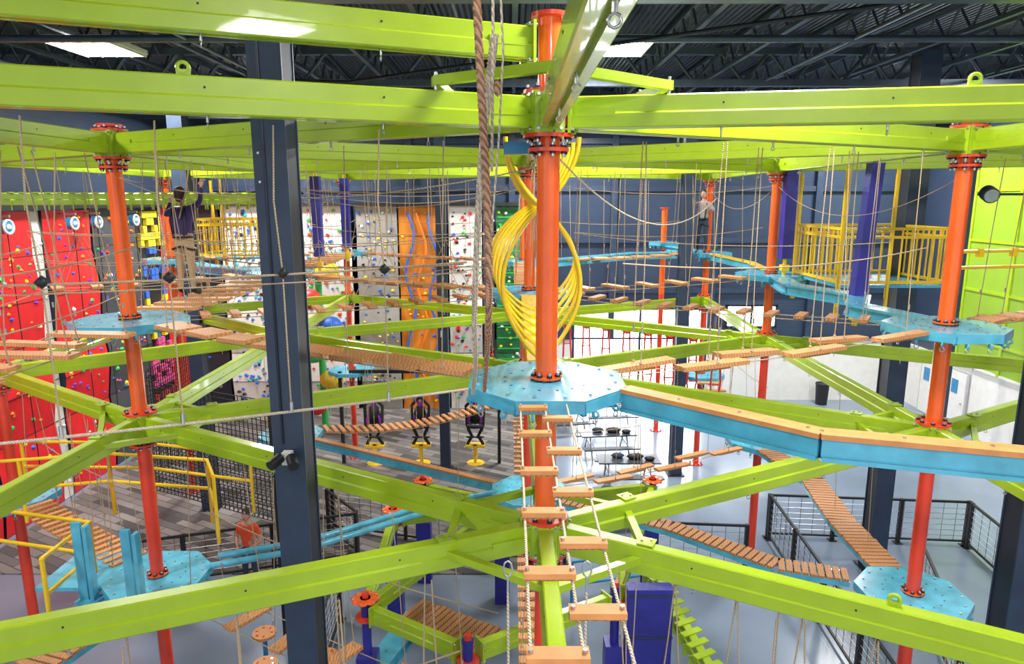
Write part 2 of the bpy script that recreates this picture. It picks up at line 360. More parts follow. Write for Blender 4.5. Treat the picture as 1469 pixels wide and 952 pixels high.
# ------------------------------------------------------------------ padded posts, yellow cage
def padpost(x,y,z0,z1,dx=0,w=.2,name='padded_post'):
    m=MB(); m.cyl((x,y,z0-.35),(x+dx,y,z1+.1),.04,YELLOW,10)
    a=V((x,y,z0));b=V((x+dx,y,z1)); m.bar(a,b,w,w,PADB)
    for i in range(6):
        p=a.lerp(b,i/5); m.box(p,(w*1.05,w*1.05,.02),PADB)
    m.box((x,y,z0-.2),(w*.7,w*.7,.12),YELLOW); return m.obj(name)
padpost(5.68,14.25,7.0,9.0,0,.22); padpost(5.65,11.1,6.5,8.75,.1,.2); padpost(-4.5,16,6.9,8.7); padpost(-4.2,17.5,7,8.7)
def cage(x0,x1,y0,y1,z,name='yellow_railing_cage'):
    m=MB(); c=[(x0,y0),(x1,y0),(x1,y1),(x0,y1)]
    for i in range(4):
        a=c[i];b=c[(i+1)%4]
        for zz in(z+.08,z+1.05,z+.9): m.bar((*a,zz),(*b,zz),.05,.05,YELLOW)
        L=math.dist(a,b); n=int(L/.17)
        for k in range(n+1):
            t=k/n; p=(a[0]+(b[0]-a[0])*t,a[1]+(b[1]-a[1])*t); m.cyl((*p,z+.05),(*p,z+1.05),.017,YELLOW,6)
        m.cyl((*a,z-.5),(*a,ZU-.15),.045,YELLOW,10)
    m.box(((x0+x1)/2,(y0+y1)/2,z),(x1-x0,y1-y0,.05),BLUE)
    x=x0+(x1-x0)*.45; m.cyl((x,y0,z-.5),(x,y0,ZU-.15),.035,YELLOW,8)
    return m.obj(name)
cage(6.0,8.0,12.5,14.5,6.62)
m=MB(); m.cyl((8.0,12.6,7.25),(14.5,14,7.25),.035,YELLOW,8); m.cyl((8.0,12.6,6.95),(14.5,14,6.95),.035,YELLOW,8)
for i in range(8): m.box((8.7+i*.75,12.75+i*.165,7.22),(.1,.1,.16),YELLOW)
m.obj('yellow_handrail')
cage(-8.8,-6.8,18.9,20.4,6.6)
def rail(pts,z0,h,mt,name,step=.9,r=.03):
    m=MB()
    for hh in(h,h*.55): m.tube([(p[0],p[1],z0+hh) for p in pts],r,mt,8)
    for i in range(len(pts)-1):
        a=V((*pts[i][:2],0)); b=V((*pts[i+1][:2],0)); n=max(1,int((b-a).length/step))
        for k in range(n+1):
            p=a.lerp(b,k/n); m.cyl(p+V((0,0,z0)),p+V((0,0,z0+h)),r,mt,8)
    return m.obj(name)
rail([(-9.4,10.3),(-6.8,10.9),(-5.0,10.6),(-4.6,9.9)],2.9,1.1,YELLOW,'yellow_guard_rail',1.3)
rail([(-9.3,12.3),(-6.8,12.2),(-4.7,11.6)],2.6,1.1,YELLOW,'yellow_guard_rail',1.3)
rail([(-8,9.5),(-6,9.0),(-6.0,8.0)],2.6,1.1,YELLOW,'yellow_guard_rail',1.3)
m=MB()
for x,y in((-5.85,8.5),(-5.08,8.3)):
    m.bar((x,y,2.75),(x,y,3.95),.12,.05,BLUE); m.bar((x+.13,y,2.75),(x+.13,y,3.9),.05,.12,BLUE); m.box((x+.06,y,2.8),(.3,.2,.06),BLUE)
m.box((-6.0,9.1,2.9),(1.2,1.0,.05),BLUE); m.obj('blue_gate_frame')
m=MB()
def netq(a,b,c,d,n1,n2,r=.010,mt=ROPEK):
    a,b,c,d=map(V,(a,b,c,d))
    for i in range(n1+1): m.tube([a.lerp(b,i/n1),d.lerp(c,i/n1)],r,mt,3)
    for j in range(n2+1): m.tube([a.lerp(d,j/n2),b.lerp(c,j/n2)],r,mt,3)
netq((-7.6,13.2,2.4),(-4.3,11.6,2.4),(-4.3,11.6,4.7),(-7.6,13.2,4.7),34,24)
netq((-7.6,13.2,2.4),(-7.8,16,2.4),(-7.8,16,4.7),(-7.6,13.2,4.7),26,24)
netq((-7.6,13.2,2.4),(-4.3,11.6,2.4),(-4.6,14,2.4),(-7.8,16,2.4),30,20)
for p in((-7.6,13.2),(-4.3,11.6)): m.cyl((*p,0),(*p,4.75),.03,BLACK,8)
m.obj('black_safety_net')
def fins(a,b,n,name,posts=()):
    m=MB(); a=V(a);b=V(b); m.profile(a,b,PROF,GREEN); d=(b-a).normalized(); s=d.cross(V((0,0,1)))
    for i in range(n):
        p=a.lerp(b,(i+.5)/n); m.obox(p-V((0,0,.14)),(d*.03+s*.13),V((0,0,.09)),(d-s*.2)*.01,GREEN)
        m.obox(p+V((0,0,.132)),s*.16+d*.06,d*.05-s*.02,V((0,0,.012)),GREEN)
    for p in posts: m.cyl((p[0],p[1],0),(p[0],p[1],a.z-.1),.06,PADB,12)
    return m.obj(name)
fins((-12,13.6,8.2),(-5.2,16.4,8.2),34,'green_finned_track'); fins((2.4,11.5,1.75),(2.85,7.5,1.75),16,'green_finned_track',((2.4,11.4),(2.85,7.6)))
# red webbing lanyards
m=MB(); a=V((1.3,17.6,ZL-.1));b=V((5.0,15.0,ZL-.1))
for i in range(8):
    p=a.lerp(b,(i+.3)/8)
    m.ring(p-V((0,0,.0)),.12,.04,ROPER,ax=(.3,1,0))
    m.tube([p-V((.07,0,.1)),p-V((.10,0,1.1)),p-V((.02,0,1.9))],.025,ROPER,5); m.tube([p-V((-.07,0,.1)),p-V((-.12,0,1.1)),p-V((0,0,1.9))],.025,ROPER,5)
    for k in(.6,1.1,1.6): m.tube([p-V((.1,0,k)),p-V((-.1,0,k))],.018,ROPER,4)
    m.box(p-V((0,0,1.95)),(.3,.14,.03),WOOD)
m.tube(sag(a,b,.02),.02,ROPE,5); m.obj('red_lanyard_row')
# slack belay cords
m=MB()
for i in range(26):
    e=random.choice(EDG[:17]).split('-'); p=pt(e[0],ZU-.18).lerp(pt(e[1],ZU-.18),random.uniform(.15,.85))
    q=p+V((random.uniform(-.1,.1),random.uniform(-.1,.1),-random.uniform(1.0,2.0)))
    m.tube([p,q],.006,ROPE,4)
for i in range(12):
    e=random.choice(EDG[:14]).split('-'); a=pt(e[0],ZU-.4); b=pt(e[1],ZU-.4); m.tube(sag(a,b,random.uniform(.1,.6),14),.006,ROPE,4)
for i in range(24):
    e=random.choice(EDG[:17]).split('-'); p=pt(e[0],ZL-.18).lerp(pt(e[1],ZL-.18),random.uniform(.15,.85)); m.tube([p,p+V((random.uniform(-.1,.1),0,-2.1))],.006,ROPE,4)
m.tube(sag(pt('C',ZU-.35)+V((.1,.1,0)),(2.9,9.9,8.2),.45,16),.008,ROPEW,5)
m.obj('slack_belay_cords')
m=MB()
A,B_,d,s=ends('C',NRL,DL)
for i in range(9):
    t=(i+.5)/9;p=A.lerp(B_,t); m.tube(sag(V((p.x-.22,p.y+.1,ZL-.17)),V((p.x+.22,p.y-.1,ZL-.17)),1.9-.1*(i%3),14),.007,ROPE,5)
    m.ball((p.x,p.y,3.4+.1*(i%3)),.035,BLACK,6)
m.obj('hanging_rope_loops')
# ------------------------------------------------------------------ building columns
def column(x,y,w,dp,z1=11.0,fit=False):
    m=MB(); m.box((x,y-dp/2+.012,z1/2),(w,.024,z1),NAVY); m.box((x,y+dp/2-.012,z1/2),(w,.024,z1),NAVY)
    m.box((x,y,z1/2),(w*.93,dp-.048,z1-.01),NAVYD)
    m.box((x,y,.015),(w+.15,dp+.15,.03),NAVYD)
    if fit:
        m.box((x,y-dp/2-.05,8.2-2.42),(.09,.09,.12),WHITE) ; m.cyl((x-.05,y-dp/2-.1,8.2-2.4),(x-.11,y-dp/2-.22,8.2-2.44),.05,BLACK,12)
        m.cyl((x+.05,y-dp/2-.1,8.2-2.4),(x+.11,y-dp/2-.22,8.2-2.44),.05,BLACK,12)
        m.tube([(x-.05,y-dp/2-.012,10.9),(x-.05,y-dp/2-.012,5.9)],.010,NAVYD,6)
        for z in (8.35,8.6,10.2): m.cyl((x-.1,y-dp/2-.01,z),(x-.1,y-dp/2,z),.012,STEEL,6)
    return m.obj('steel_column')
column(-2.14,6.4,.30,.36,fit=True); column(6.55,8.1,.36,.36); column(-2.05,20,.30,.30); column(4.95,19.6,.34,.34); column(8.15,14.2,.4,.4)
column(-8.1,17.2,.36,.36); column(14.3,22.0,.36,.36)
# ------------------------------------------------------------------ room shell
def sidingmat(name,col,vert=True,rough=.45,sc=2.2):
    m=bpy.data.materials.new(name); m.use_nodes=True; N=m.node_tree.nodes; L=m.node_tree.links; b=N['Principled BSDF']
    b.inputs['Roughness'].default_value=rough
    tc=N.new('ShaderNodeTexCoord'); w=N.new('ShaderNodeTexWave'); w.bands_direction='Z' if not vert else 'X'; w.wave_profile='SAW' if not vert else 'SIN'; w.inputs['Scale'].default_value=sc
    L.new(tc.outputs['Object'],w.inputs['Vector']); bp=N.new('ShaderNodeBump'); bp.inputs['Strength'].default_value=.7; bp.inputs['Distance'].default_value=.05
    L.new(w.outputs['Fac'],bp.inputs['Height']); L.new(bp.outputs[0],b.inputs['Normal'])
    n=N.new('ShaderNodeTexNoise'); n.inputs['Scale'].default_value=.8; cr=N.new('ShaderNodeValToRGB')
    cr.color_ramp.elements[0].color=(*[c*.8 for c in col],1); cr.color_ramp.elements[1].color=(*[c*1.2 for c in col],1)
    L.new(tc.outputs['Object'],n.inputs['Vector']); L.new(n.outputs['Fac'],cr.inputs[0]); L.new(cr.outputs[0],b.inputs['Base Color']); return m
SID=sidingmat('navy_siding',(.045,.07,.125),False); SIDG=sidingmat('green_siding',(.30,.50,.03),False,.5,1.2); CEIL=sidingmat('dark_deck',(.034,.040,.053),True,.3,2.5)
FLOOR=mat('epoxy_floor',(.20,.255,.34),.2,var=.14,vscale=.35)
X0,X1,Y0,Y1,H=-13.2,16.2,-6,27.4,12.0
def slab(c,sz,mt,name): m=MB(); m.box(c,sz,mt); return m.obj(name)
slab(((X0+X1)/2,(Y0+Y1)/2,-.1),(X1-X0+.4,Y1-Y0+.4,.2),FLOOR,'floor')
slab(((X0+X1)/2,(Y0+Y1)/2,H+.1),(X1-X0+.4,Y1-Y0+.4,.2),CEIL,'ceiling')
slab((X0-.1,(Y0+Y1)/2,H/2),(.2,Y1-Y0,H),SID,'wall_left')
m=MB(); m.box(((X0+X1)/2,Y1+.1,(H+2.6)/2),(X1-X0,.2,H-2.6),SID); m.box(((X0+X1)/2,Y1+.1,1.3),(X1-X0,.2,2.6),WHITE); m.obj('wall_back')
m=MB(); m.box((X1+.1,(Y0+Y1)/2,(H+2.4)/2),(.2,Y1-Y0,H-2.4),SID); m.box((X1+.1,(Y0+Y1)/2,1.2),(.2,Y1-Y0,2.4),WHITE)
m.box((X1-.03,21.1,5.9),(.06,6.4,7.0),SIDG)
for z in(3.4,5.1,6.8,8.5): m.box((X1-.08,21.1,z),(.05,6.4,.09),GREEN)
for y in(18,20,22,24.2): m.box((X1-.08,y,5.9),(.06,.12,7.0),GREEN)
m.box((X1-.05,(Y0+Y1)/2,2.42),(.08,Y1-Y0,.08),WHITE); m.obj('wall_right')
m=MB(); m.box(((X0+X1)/2,Y1-.04,2.62),(X1-X0,.1,.08),NAVY)
for z in(4.6,6.6,8.6,10.4): m.box(((X0+X1)/2,Y1-.09,z),(X1-X0,.16,.2),NAVY)
for x in range(-12,17,4): m.box((x,Y1-.12,H/2+1.3),(.25,.22,H-2.6),NAVY)
m.obj('trim_wall_girts')
def door(x,y,name):
    m=MB()
    m.box((x,y,1.05),(.06,1.0,2.1),WHITE); m.box((x-.03,y,1.05),(.03,1.12,2.2),DTRIM); m.box((x-.06,y,1.05),(.04,.94,2.06),WHITE)
    m.box((x-.085,y+.1,1.55),(.02,.35,.5),BLUED); m.cyl((x-.08,y-.35,1.0),(x-.14,y-.35,1.0),.03,STEEL,8); return m.obj(name)
door(X1-.03,25.6,'door_1'); door(X1-.03,23.9,'door_2')
m=MB(); m.box((5.2,Y1-.03,2.15),(5.4,.04,3.3),DAY)
for x in(2.5,5.2,7.9): m.box((x,Y1-.08,2.0),(.09,.1,3.8),NAVYD)
for z in(.15,3.85): m.box((5.2,Y1-.08,z),(5.5,.1,.1),NAVYD)
m.obj('window_1')
m=MB(); m.box((9.7,Y1-.03,3.55),(1.9,.04,.8),DAY); m.box((9.7,Y1-.07,3.1),(2.1,.08,.08),NAVYD); m.box((9.7,Y1-.07,3.98),(2.1,.08,.08),NAVYD)
for x in(8.7,9.7,10.7): m.box((x,Y1-.07,3.55),(.08,.08,.9),NAVYD)
m.obj('window_2')
m=MB(); m.cyl((12.6,26.8,0),(12.6,26.8,.85),.22,BLACK,16,r2=.26); m.ring((12.6,26.8,.86),.25,.03,BLACK,n=16); m.obj('trash_bin')
# wall flood light
m=MB(); m.box((15.4,21.9,8.35),(1.5,.08,.08),NAVYD); m.cyl((14.9,21.85,8.4),(14.8,21.5,8.3),.24,BLACK,20); m.cyl((14.8,21.5,8.3),(14.795,21.48,8.295),.2,STEEL,20); m.obj('wall_floodlight')
# roof steel
def truss(a,b,h,name,ch=.10,web=.035,step=.7,mt=JOIST):
    m=MB(); a=V(a);b=V(b);L=(b-a).length;n=int(L/step);up=V((0,0,h))
    m.bar(a,b,ch,ch*.8,mt); m.bar(a-up,b-up,ch,ch*.8,mt)
    for i in range(n):
        p=a.lerp(b,i/n);q=a.lerp(b,(i+.5)/n);r=a.lerp(b,(i+1)/n); m.cyl(p,q-up,web*.6,mt,5); m.cyl(q-up,r,web*.6,mt,5)
    return m.obj(name)
for y in(3,10.5,18,25): truss((X0,y,11.8),(X1,y,11.8),.75,'roof_girder_truss',.2,.08,1.2)
for i in range(17): x=X0+1+i*1.75; truss((x,Y0,11.9),(x,Y1,11.9),.5,'roof_joist',.10,.045,.8)
m=MB()
for x in(-11,-6,-.9,6.3,11.5): m.cyl((x,Y0,11.1),(x,Y1,11.1),.04,JOIST,8)
m.cyl((X0+.1,13.4,11.1),(X1-.1,13.4,11.1),.07,JOIST,8); m.cyl((X0+.1,20.5,11.1),(X1-.1,20.5,11.1),.07,JOIST,8)
m.tube([(-13,16,11.0),(-4,17.5,11.0),(8,9,11.0),(16,8,11.0)],.035,NAVYD,6); m.obj('sprinkler_pipes')
def lamp(x,y,z=11.3,pw=420):
    m=MB(); m.box((x,y,z+.08),(1.35,1.5,.1),WHITE)
    for i in range(4): m.box((x-.48+i*.32,y,z+.02),(.28,1.46,.04),LAMP)
    for i in range(5): m.box((x-.64+i*.32,y,z+.01),(.03,1.45,.06),WHITE)
    for q in((-.6,-.6),(.6,-.6),(.6,.6),(-.6,.6)): m.cyl((x+q[0],y+q[1],z+.1),(x+q[0],y+q[1],H),.01,STEEL,5)
    o0=m.obj('ceiling_light')
    l=bpy.data.lights.new('ceiling_light_source','AREA'); l.shape='SQUARE'; l.size=1.3; l.energy=pw; l.color=(1,.97,.93)
    o=bpy.data.objects.new('ceiling_light_source',l); o.location=(x,y,z-.08); bpy.context.scene.collection.objects.link(o); o.parent=o0
for y,pw in((-3,420),(5.6,400),(15.3,620),(23.6,950)):
    for x in(-8.75,2.2,12.6): lamp(x,y,pw=pw)
# ------------------------------------------------------------------ climbing walls
def hold(m,c,nrm,r,mt):
    nrm=V(nrm); u=V((0,0,1)); s=nrm.cross(u)
    k=5; vs=[];R=random.uniform(0,6)
    for i in range(k): a=R+2*math.pi*i/k; vs.append(V(c)+s*math.cos(a)*r*random.uniform(.8,1.25)+u*math.sin(a)*r*random.uniform(.6,1.1))
    for i in range(k): vs.append(V(c).lerp(vs[i],.5)+nrm*r*.7)
    m.add(vs,[(i,(i+1)%k,k+(i+1)%k,k+i) for i in range(k)]+[tuple(range(k,2*k))],mt)
def cwall(c0,c1,z1,mt,cols,name,nh=70,r=.08,facets=True,nrm=None,thick=.5):
    m=MB(); a=V((*c0,0));b=V((*c1,0)); n=V(nrm); rows=7
    prev=None; offs=[0,.12,.02,.18,.05,.15,.02,.08] if facets else [0]*8
    for j in range(rows+1):
        z=z1*j/rows; off=offs[j]
        cur=(a+n*off+V((0,0,z)),b+n*off+V((0,0,z)))
        if prev: m.add([prev[0],prev[1],cur[1],cur[0]],[(0,1,2,3)],mt); m.bar(prev[0]+n*.004,prev[1]+n*.004,.012,.018,BLACK)
        for q,e in((0,a),(1,b)):
            if prev: m.add([prev[q],cur[q],e-n*thick+V((0,0,z)),e-n*thick+V((0,0,z-z1/rows))],[(0,1,2,3)],NAVYD)
        prev=cur
    m.add([prev[0],prev[1],b-n*thick+V((0,0,z1)),a-n*thick+V((0,0,z1))],[(0,1,2,3)],NAVYD)
    for i in range(nh):
        t=random.uniform(.06,.94);z=random.uniform(.3,z1-.15); j=min(int(z/z1*rows),rows-1);u=z/z1*rows-j; off=offs[j]*(1-u)+offs[j+1]*u
        hold(m,a.lerp(b,t)+n*(off)+V((0,0,z)),n,r*random.uniform(.6,1.3),random.choice(cols))
    return m,name
def done(x): m,n=x; return m.obj(n)
XL=-12.4;nx=(1,0,0);ny=(0,-1,0)
al=[HD[k] for k in('yellow','blue','green','white','purple','orange')]
for y0,y1 in((11,13.2),(13.3,15.4),(15.5,17.7),(18.15,20.2)): done(cwall((XL,y0),(XL,y1),7.9,CRED,al,'red_climbing_wall',80,.065,nrm=nx))
done(cwall((XL,17.72),(XL,18.13),7.9,WHITE,[HD['white']],'white_crack_wall',14,.05,nrm=nx,facets=False))
done(cwall((XL,20.3),(XL,22.7),7.95,GREYD,al+[HD['red']],'charcoal_climbing_wall',130,.07,nrm=nx))
def pixel(name,y0,y1,cols):
    m,_=cwall((XL,y0),(XL,y1),7.95,BLACK,cols,name,0,nrm=nx,facets=False); s=(y1-y0)/6
    for j in range(int(7.8/s)):
        for i in range(3):
            if random.random()<.5:
                c=cols[int(j*s/7.9*len(cols))%len(cols)]
                for q in(i,5-i): m.box((XL+.06,y0+(q+.5)*s,.2+j*s),(.12,s*.9,s*.9),c)
    return m.obj(name)
pixel('pixel_climbing_wall',22.75,24.2,[HD['red'],HD['pink'],HD['yellow'],HD['blue'],HD['yellow']])
def flame(c0,c1,nrm,name='flame_climbing_wall'):
    m,_=cwall(c0,c1,7.95,HD['yellow'],[HD['red']],name,0,nrm=nrm,facets=False); a=V((*c0,0));b=V((*c1,0));n=V(nrm);L=(b-a).length;d=(b-a)/L
    for k in range(6):
        o=L*(k+.5)/6; m_=[HD['red'],HD['orange'],CORG][k%3]; w=L/11
        prev=None
        for j in range(17):
            z=7.9*j/16; x=o+math.sin(j*.9+k)*w*.7; cur=(a+d*(x-w)+n*(.03+.02*k)+V((0,0,z)),a+d*(x+w)+n*(.03+.02*k)+V((0,0,z)))
            if prev: m.add([prev[0],prev[1],cur[1],cur[0]],[(0,1,2,3)],m_)
            prev=cur
    return m.obj(name)
flame((XL,24.25),(XL,25.9),nx)
YB=26.2
done(cwall((-12.3,YB),(-11.1,YB),7.95,NAVYD,al,'navy_climbing_wall',30,nrm=ny))
done(cwall((-11.0,YB),(-9.1,YB),7.95,WHITE,[HD['blue'],HD['blue'],HD['teal'],HD['black']],'speckled_climbing_wall',240,.075,nrm=ny))
done(cwall((-9.0,YB),(-8.0,YB),7.95,HD['yellow'],[HD['orange'],HD['red'],HD['blue']],'yellow_climbing_wall',80,nrm=ny))
done(cwall((-7.95,YB),(-6.1,YB),7.95,WHITE,[HD['blue'],HD['red'],HD['green']],'white_climbing_wall',140,nrm=ny))
done(cwall((-5.9,YB),(-4.35,YB),7.95,GREY,[HD['white'],HD['black'],HD['yellow'],HD['blue']],'grey_climbing_wall',120,.06,nrm=ny))
m,_=cwall((-4.3,YB),(-2.65,YB),7.95,CORG,[HD['blue'],HD['yellow']],'orange_climbing_wall',30,.06,nrm=ny,facets=False)
for k in range(3):
    m.tube([(-3.9+k*.45+.18*math.sin(j*.8+k),YB-.05,.3+j*.37) for j in range(21)],.05,HD['blue'] if k!=1 else HD['orange'],6)
m.obj('orange_climbing_wall')
done(cwall((-2.4,YB),(-1.15,YB),7.95,WHITE,[HD['black'],HD['red'],HD['green'],HD['blue']],'white_climbing_wall',130,.07,nrm=ny))
done(cwall((-1.1,YB),(-.68,YB),7.95,GREYD,[HD['red'],HD['white']],'charcoal_climbing_wall',40,.06,nrm=ny))
m,_=cwall((-.6,YB),(.5,YB),7.95,CGRN,[HD['green'],HD['yellow'],HD['white']],'green_climbing_wall',80,.07,nrm=ny)
for j in range(18): m.bar((-.55,YB-.22,.4+j*.42),(.45,YB-.22,.4+j*.42),.03,.03,HD['green'])
m.obj('green_climbing_wall')
for y in(12.2,14.3,16.4,18.9,20.0,22):
    m=MB(); x=XL+.35; m.cyl((x-.05,y,7.55),(x+.1,y,7.55),.17,BLUED,20); m.ring((x+.1,y,7.55),.16,.03,WHITE,ax=(1,0,0),n=20); m.ball((x+.1,y,7.55),.07,WHITE)
    m.box((x-.1,y,7.8),(.5,.06,.06),STEEL); m.tube([(x+.05,y,7.4),(x+.05,y,1.5)],.015,BLACK,4); m.obj('auto_belay')
m=MB(); m.box((-12.3,(11+26)/2,8.0),(.5,15.5,.12),BLACK); m.box((-6,YB-.1,8.02),(13,.4,.12),BLACK); m.obj('climbing_wall_header_beam')
m=MB()
m.cyl((-6.7,23.5,0),(-6.7,23.5,6.2),.12,HD['green'],14)
for i,c in enumerate(('red','yellow','green','blue','red','yellow')): m.ball((-6.7+(.35 if i%2 else -.3),23.4,1.0+i*.95),(.45,.4,.36),HD[c],14)
m.obj('ball_climbing_tower')
# carpet
cm=bpy.data.materials.new('plank_carpet'); cm.use_nodes=True; N=cm.node_tree.nodes;L_=cm.node_tree.links;tc=N.new('ShaderNodeTexCoord')
bt=N.new('ShaderNodeTexBrick'); bt.inputs['Scale'].default_value=1.0; bt.inputs['Brick Width'].default_value=.9; bt.inputs['Row Height'].default_value=.24; bt.inputs['Mortar Size'].default_value=.012
bt.inputs['Color1'].default_value=(.055,.052,.052,1); bt.inputs['Color2'].default_value=(.26,.24,.23,1); bt.inputs['Mortar'].default_value=(.05,.05,.05,1)
mp=N.new('ShaderNodeMapping'); mp.inputs['Rotation'].default_value=(0,0,math.radians(28))
L_.new(tc.outputs['Object'],mp.inputs[0]); L_.new(mp.outputs[0],bt.inputs['Vector']); L_.new(bt.outputs['Color'],N['Principled BSDF'].inputs['Base Color']);N['Principled BSDF'].inputs['Roughness'].default_value=.9
slab((-5.9,20,.012),(12.6,12.2,.024),cm,'carpet')
# ------------------------------------------------------------------ floor furniture
def fence(a,b,h=1.15,name='wire_fence'):
    m=MB(); a=V((*a,0));b=V((*b,0));L=(b-a).length;n=max(1,round(L/1.8))
    for i in range(n+1): p=a.lerp(b,i/n); m.box(p+V((0,0,h/2)),(.08,.08,h),BLACK); m.box(p+V((0,0,.01)),(.18,.18,.02),BLACK)
    m.bar(a+V((0,0,h-.03)),b+V((0,0,h-.03)),.05,.05,BLACK); m.bar(a+V((0,0,.12)),b+V((0,0,.12)),.04,.04,BLACK)
    for k in range(6): m.cyl(a+V((0,0,.25+k*.14)),b+V((0,0,.25+k*.14)),.008,STEEL,4)
    for i in range(int(L/.3)): p=a.lerp(b,(i+.5)/(L/.3)); m.cyl(p+V((0,0,.12)),p+V((0,0,h-.03)),.006,BLACK,4)
    m.obj(name)
fence((6.3,15.6),(10.9,15.2)); fence((10.9,15.1),(10.6,12.4)); fence((2.8,14.2),(5.2,14.0)); fence((6.3,15.5),(5.9,8.9)); fence((-4.5,16.0),(1.2,14.4)); fence((-8.8,13.0),(-3.6,14.6)); fence((-4.6,15.9),(-3.6,14.7))
fence((8.6,13.2),(6.9,8.6)); fence((-3.4,12.2),(-3.2,8.4))
def table(x,y,rz):
    m=MB(); R=Matrix.Rotation(rz,3,'Z'); c=V((x,y,0))
    def q(a): return c+R@V(a)
    m.obox(q((0,0,.74)),R@V((.9,0,0)),R@V((0,.36,0)),V((0,0,.02)),TABLE)
    for s in(-1,1):
        m.obox(q((0,s*.68,.45)),R@V((.9,0,0)),R@V((0,.13,0)),V((0,0,.02)),TABLE)
        m.tube([q((s*.6,-.7,.43)),q((s*.6,.7,.43))],.025,STEEL,6)
        for t in(-1,1): m.tube([q((s*.6,t*.62,0)),q((s*.6,t*.15,.72))],.025,STEEL,6)
    m.ball(q((.2,0,.83)),(.26,.18,.10),BLACK,8); m.ball(q((-.3,.1,.82)),(.2,.15,.08),DENIM,8); m.ball(q((.6,-.1,.81)),(.16,.15,.07),BLACK,8)
    m.obj('picnic_table')
for x,y,r in((3.1,21.2,.1),(3.4,18.9,.0),(1.9,23.6,.2),(3.6,24.4,.1),(2.8,16.6,.1)): table(x,y,r)
def harness(x,y,seat):
    m=MB()
    m.tube([(x,y,2.95),(x,y,2.2)],.012,ROPE,5); m.box((x,y,.62),(.6,.35,.06),seat); m.box((x,y-.1,.5),(.12,.12,.3),seat)
    m.cyl((x,y,.0),(x,y,.6),.06,seat,8); m.cyl((x,y,0),(x,y,.04),.28,seat,16)
    for s in(-1,1):
        m.tube([(x,y,2.2),(x+s*.28,y,1.9),(x+s*.25,y-.08,1.3),(x+s*.1,y-.1,.95),(x+s*.25,y,.65)],.055,BLACK,6)
        m.tube([(x+s*.1,y,2.1),(x-s*.2,y-.08,1.5),(x-s*.22,y-.05,1.1)],.045,HD['purple'],6)
        m.ring((x+s*.14,y-.05,.9),.12,.03,BLACK,ax=(0,.4,1))
    m.ring((x,y-.02,1.3),.24,.06,BLACK,n=14); m.ball((x,y,1.62),(.22,.15,.34),BLACK,8)
    m.obj('hanging_harness')
for x in(-4.3,-2.85,-1.15): harness(x,20.4,YELLOW)
m=MB(); m.box((-2.7,20.4,3.0),(4.6,.10,.10),BLACK)
for x in(-5.3,-.4): m.box((x,20.4,1.5),(.10,.10,3.0),BLACK)
m.obj('harness_rack')
def jpole(x,y,cap=True,z=2.3):
    m=MB(); m.cyl((x,y,0),(x,y,z),.07,PADB,16); m.box((x,y,.7),(.3,.3,1.4),PADB)
    if cap:
        for i in range(8):
            a=i*math.pi/4; m.ball((x+.15*math.cos(a),y+.15*math.sin(a),z+.02),(.075,.075,.02),ORANGE,8)
        m.cyl((x,y,z),(x,y,z+.04),.14,ORANGE,16)
    m.cyl((x,y,z-.3),(x,y,z-.26),.16,RED,16); m.cyl((x,y,z+.04),(x,y,z+.12),.05,RED,12); m.cyl((x,y,z-.02),(x,y,z+.04),.08,PADB,12)
    m.obj('junior_course_pole')
J=[(-2.2,9.3),(-2.3,12.3),(-1.9,13.7),(3.0,13.7),(-.6,8.3),(1.6,9.6),(-.2,12.9)]
for i,p in enumerate(J): jpole(*p,cap=i not in(4,5,6))
for a,b in((0,1),(1,2),(0,4),(4,5),(1,6),(2,6),(6,3),(5,3),(0,6)): track_beam(J[a],J[b],2.12)
for x,y in((-2.9,8.7),(-3.4,8.4),(-2.5,8.2),(-4.2,10.4),(-3.9,9.6),(-3.0,9.8),(-4.6,9.2)):
    m=MB(); m.cyl((x,y,.95),(x,y,1.0),.2,WOOD,20); m.cyl((x,y,0),(x,y,.95),.04,BLUED,10)
    for i in range(6): m.cyl((x+.13*math.cos(i),y+.13*math.sin(i),1.0),(x+.13*math.cos(i),y+.13*math.sin(i),1.012),.02,RED,6)
    m.obj('stepping_disc')
walkway([(-1.8,10.7),(-.3,9.8)],1.2,.8,'junior_plank_bridge',slats=True,top=WOODD)
walkway([(-2.2,9.4),(-1.7,10.9)],1.0,.4,'junior_blue_walkway',top=BLUE)
m=MB(); m.box((2.1,9.5,1.2),(.7,.22,2.4),PADB)
for z in(.1,.8,1.6,2.3): m.box((2.1,9.5,z),(.72,.24,.03),NAVY)
m.obj('padded_crash_mat')
rail([(-4.0,8.6),(-2.7,7.9),(-1.4,8.1)],.0,1.0,BLUED,'blue_guard_rail'); rail([(1.2,12.5),(2.9,12.9)],0,1.1,BLUED,'blue_guard_rail')
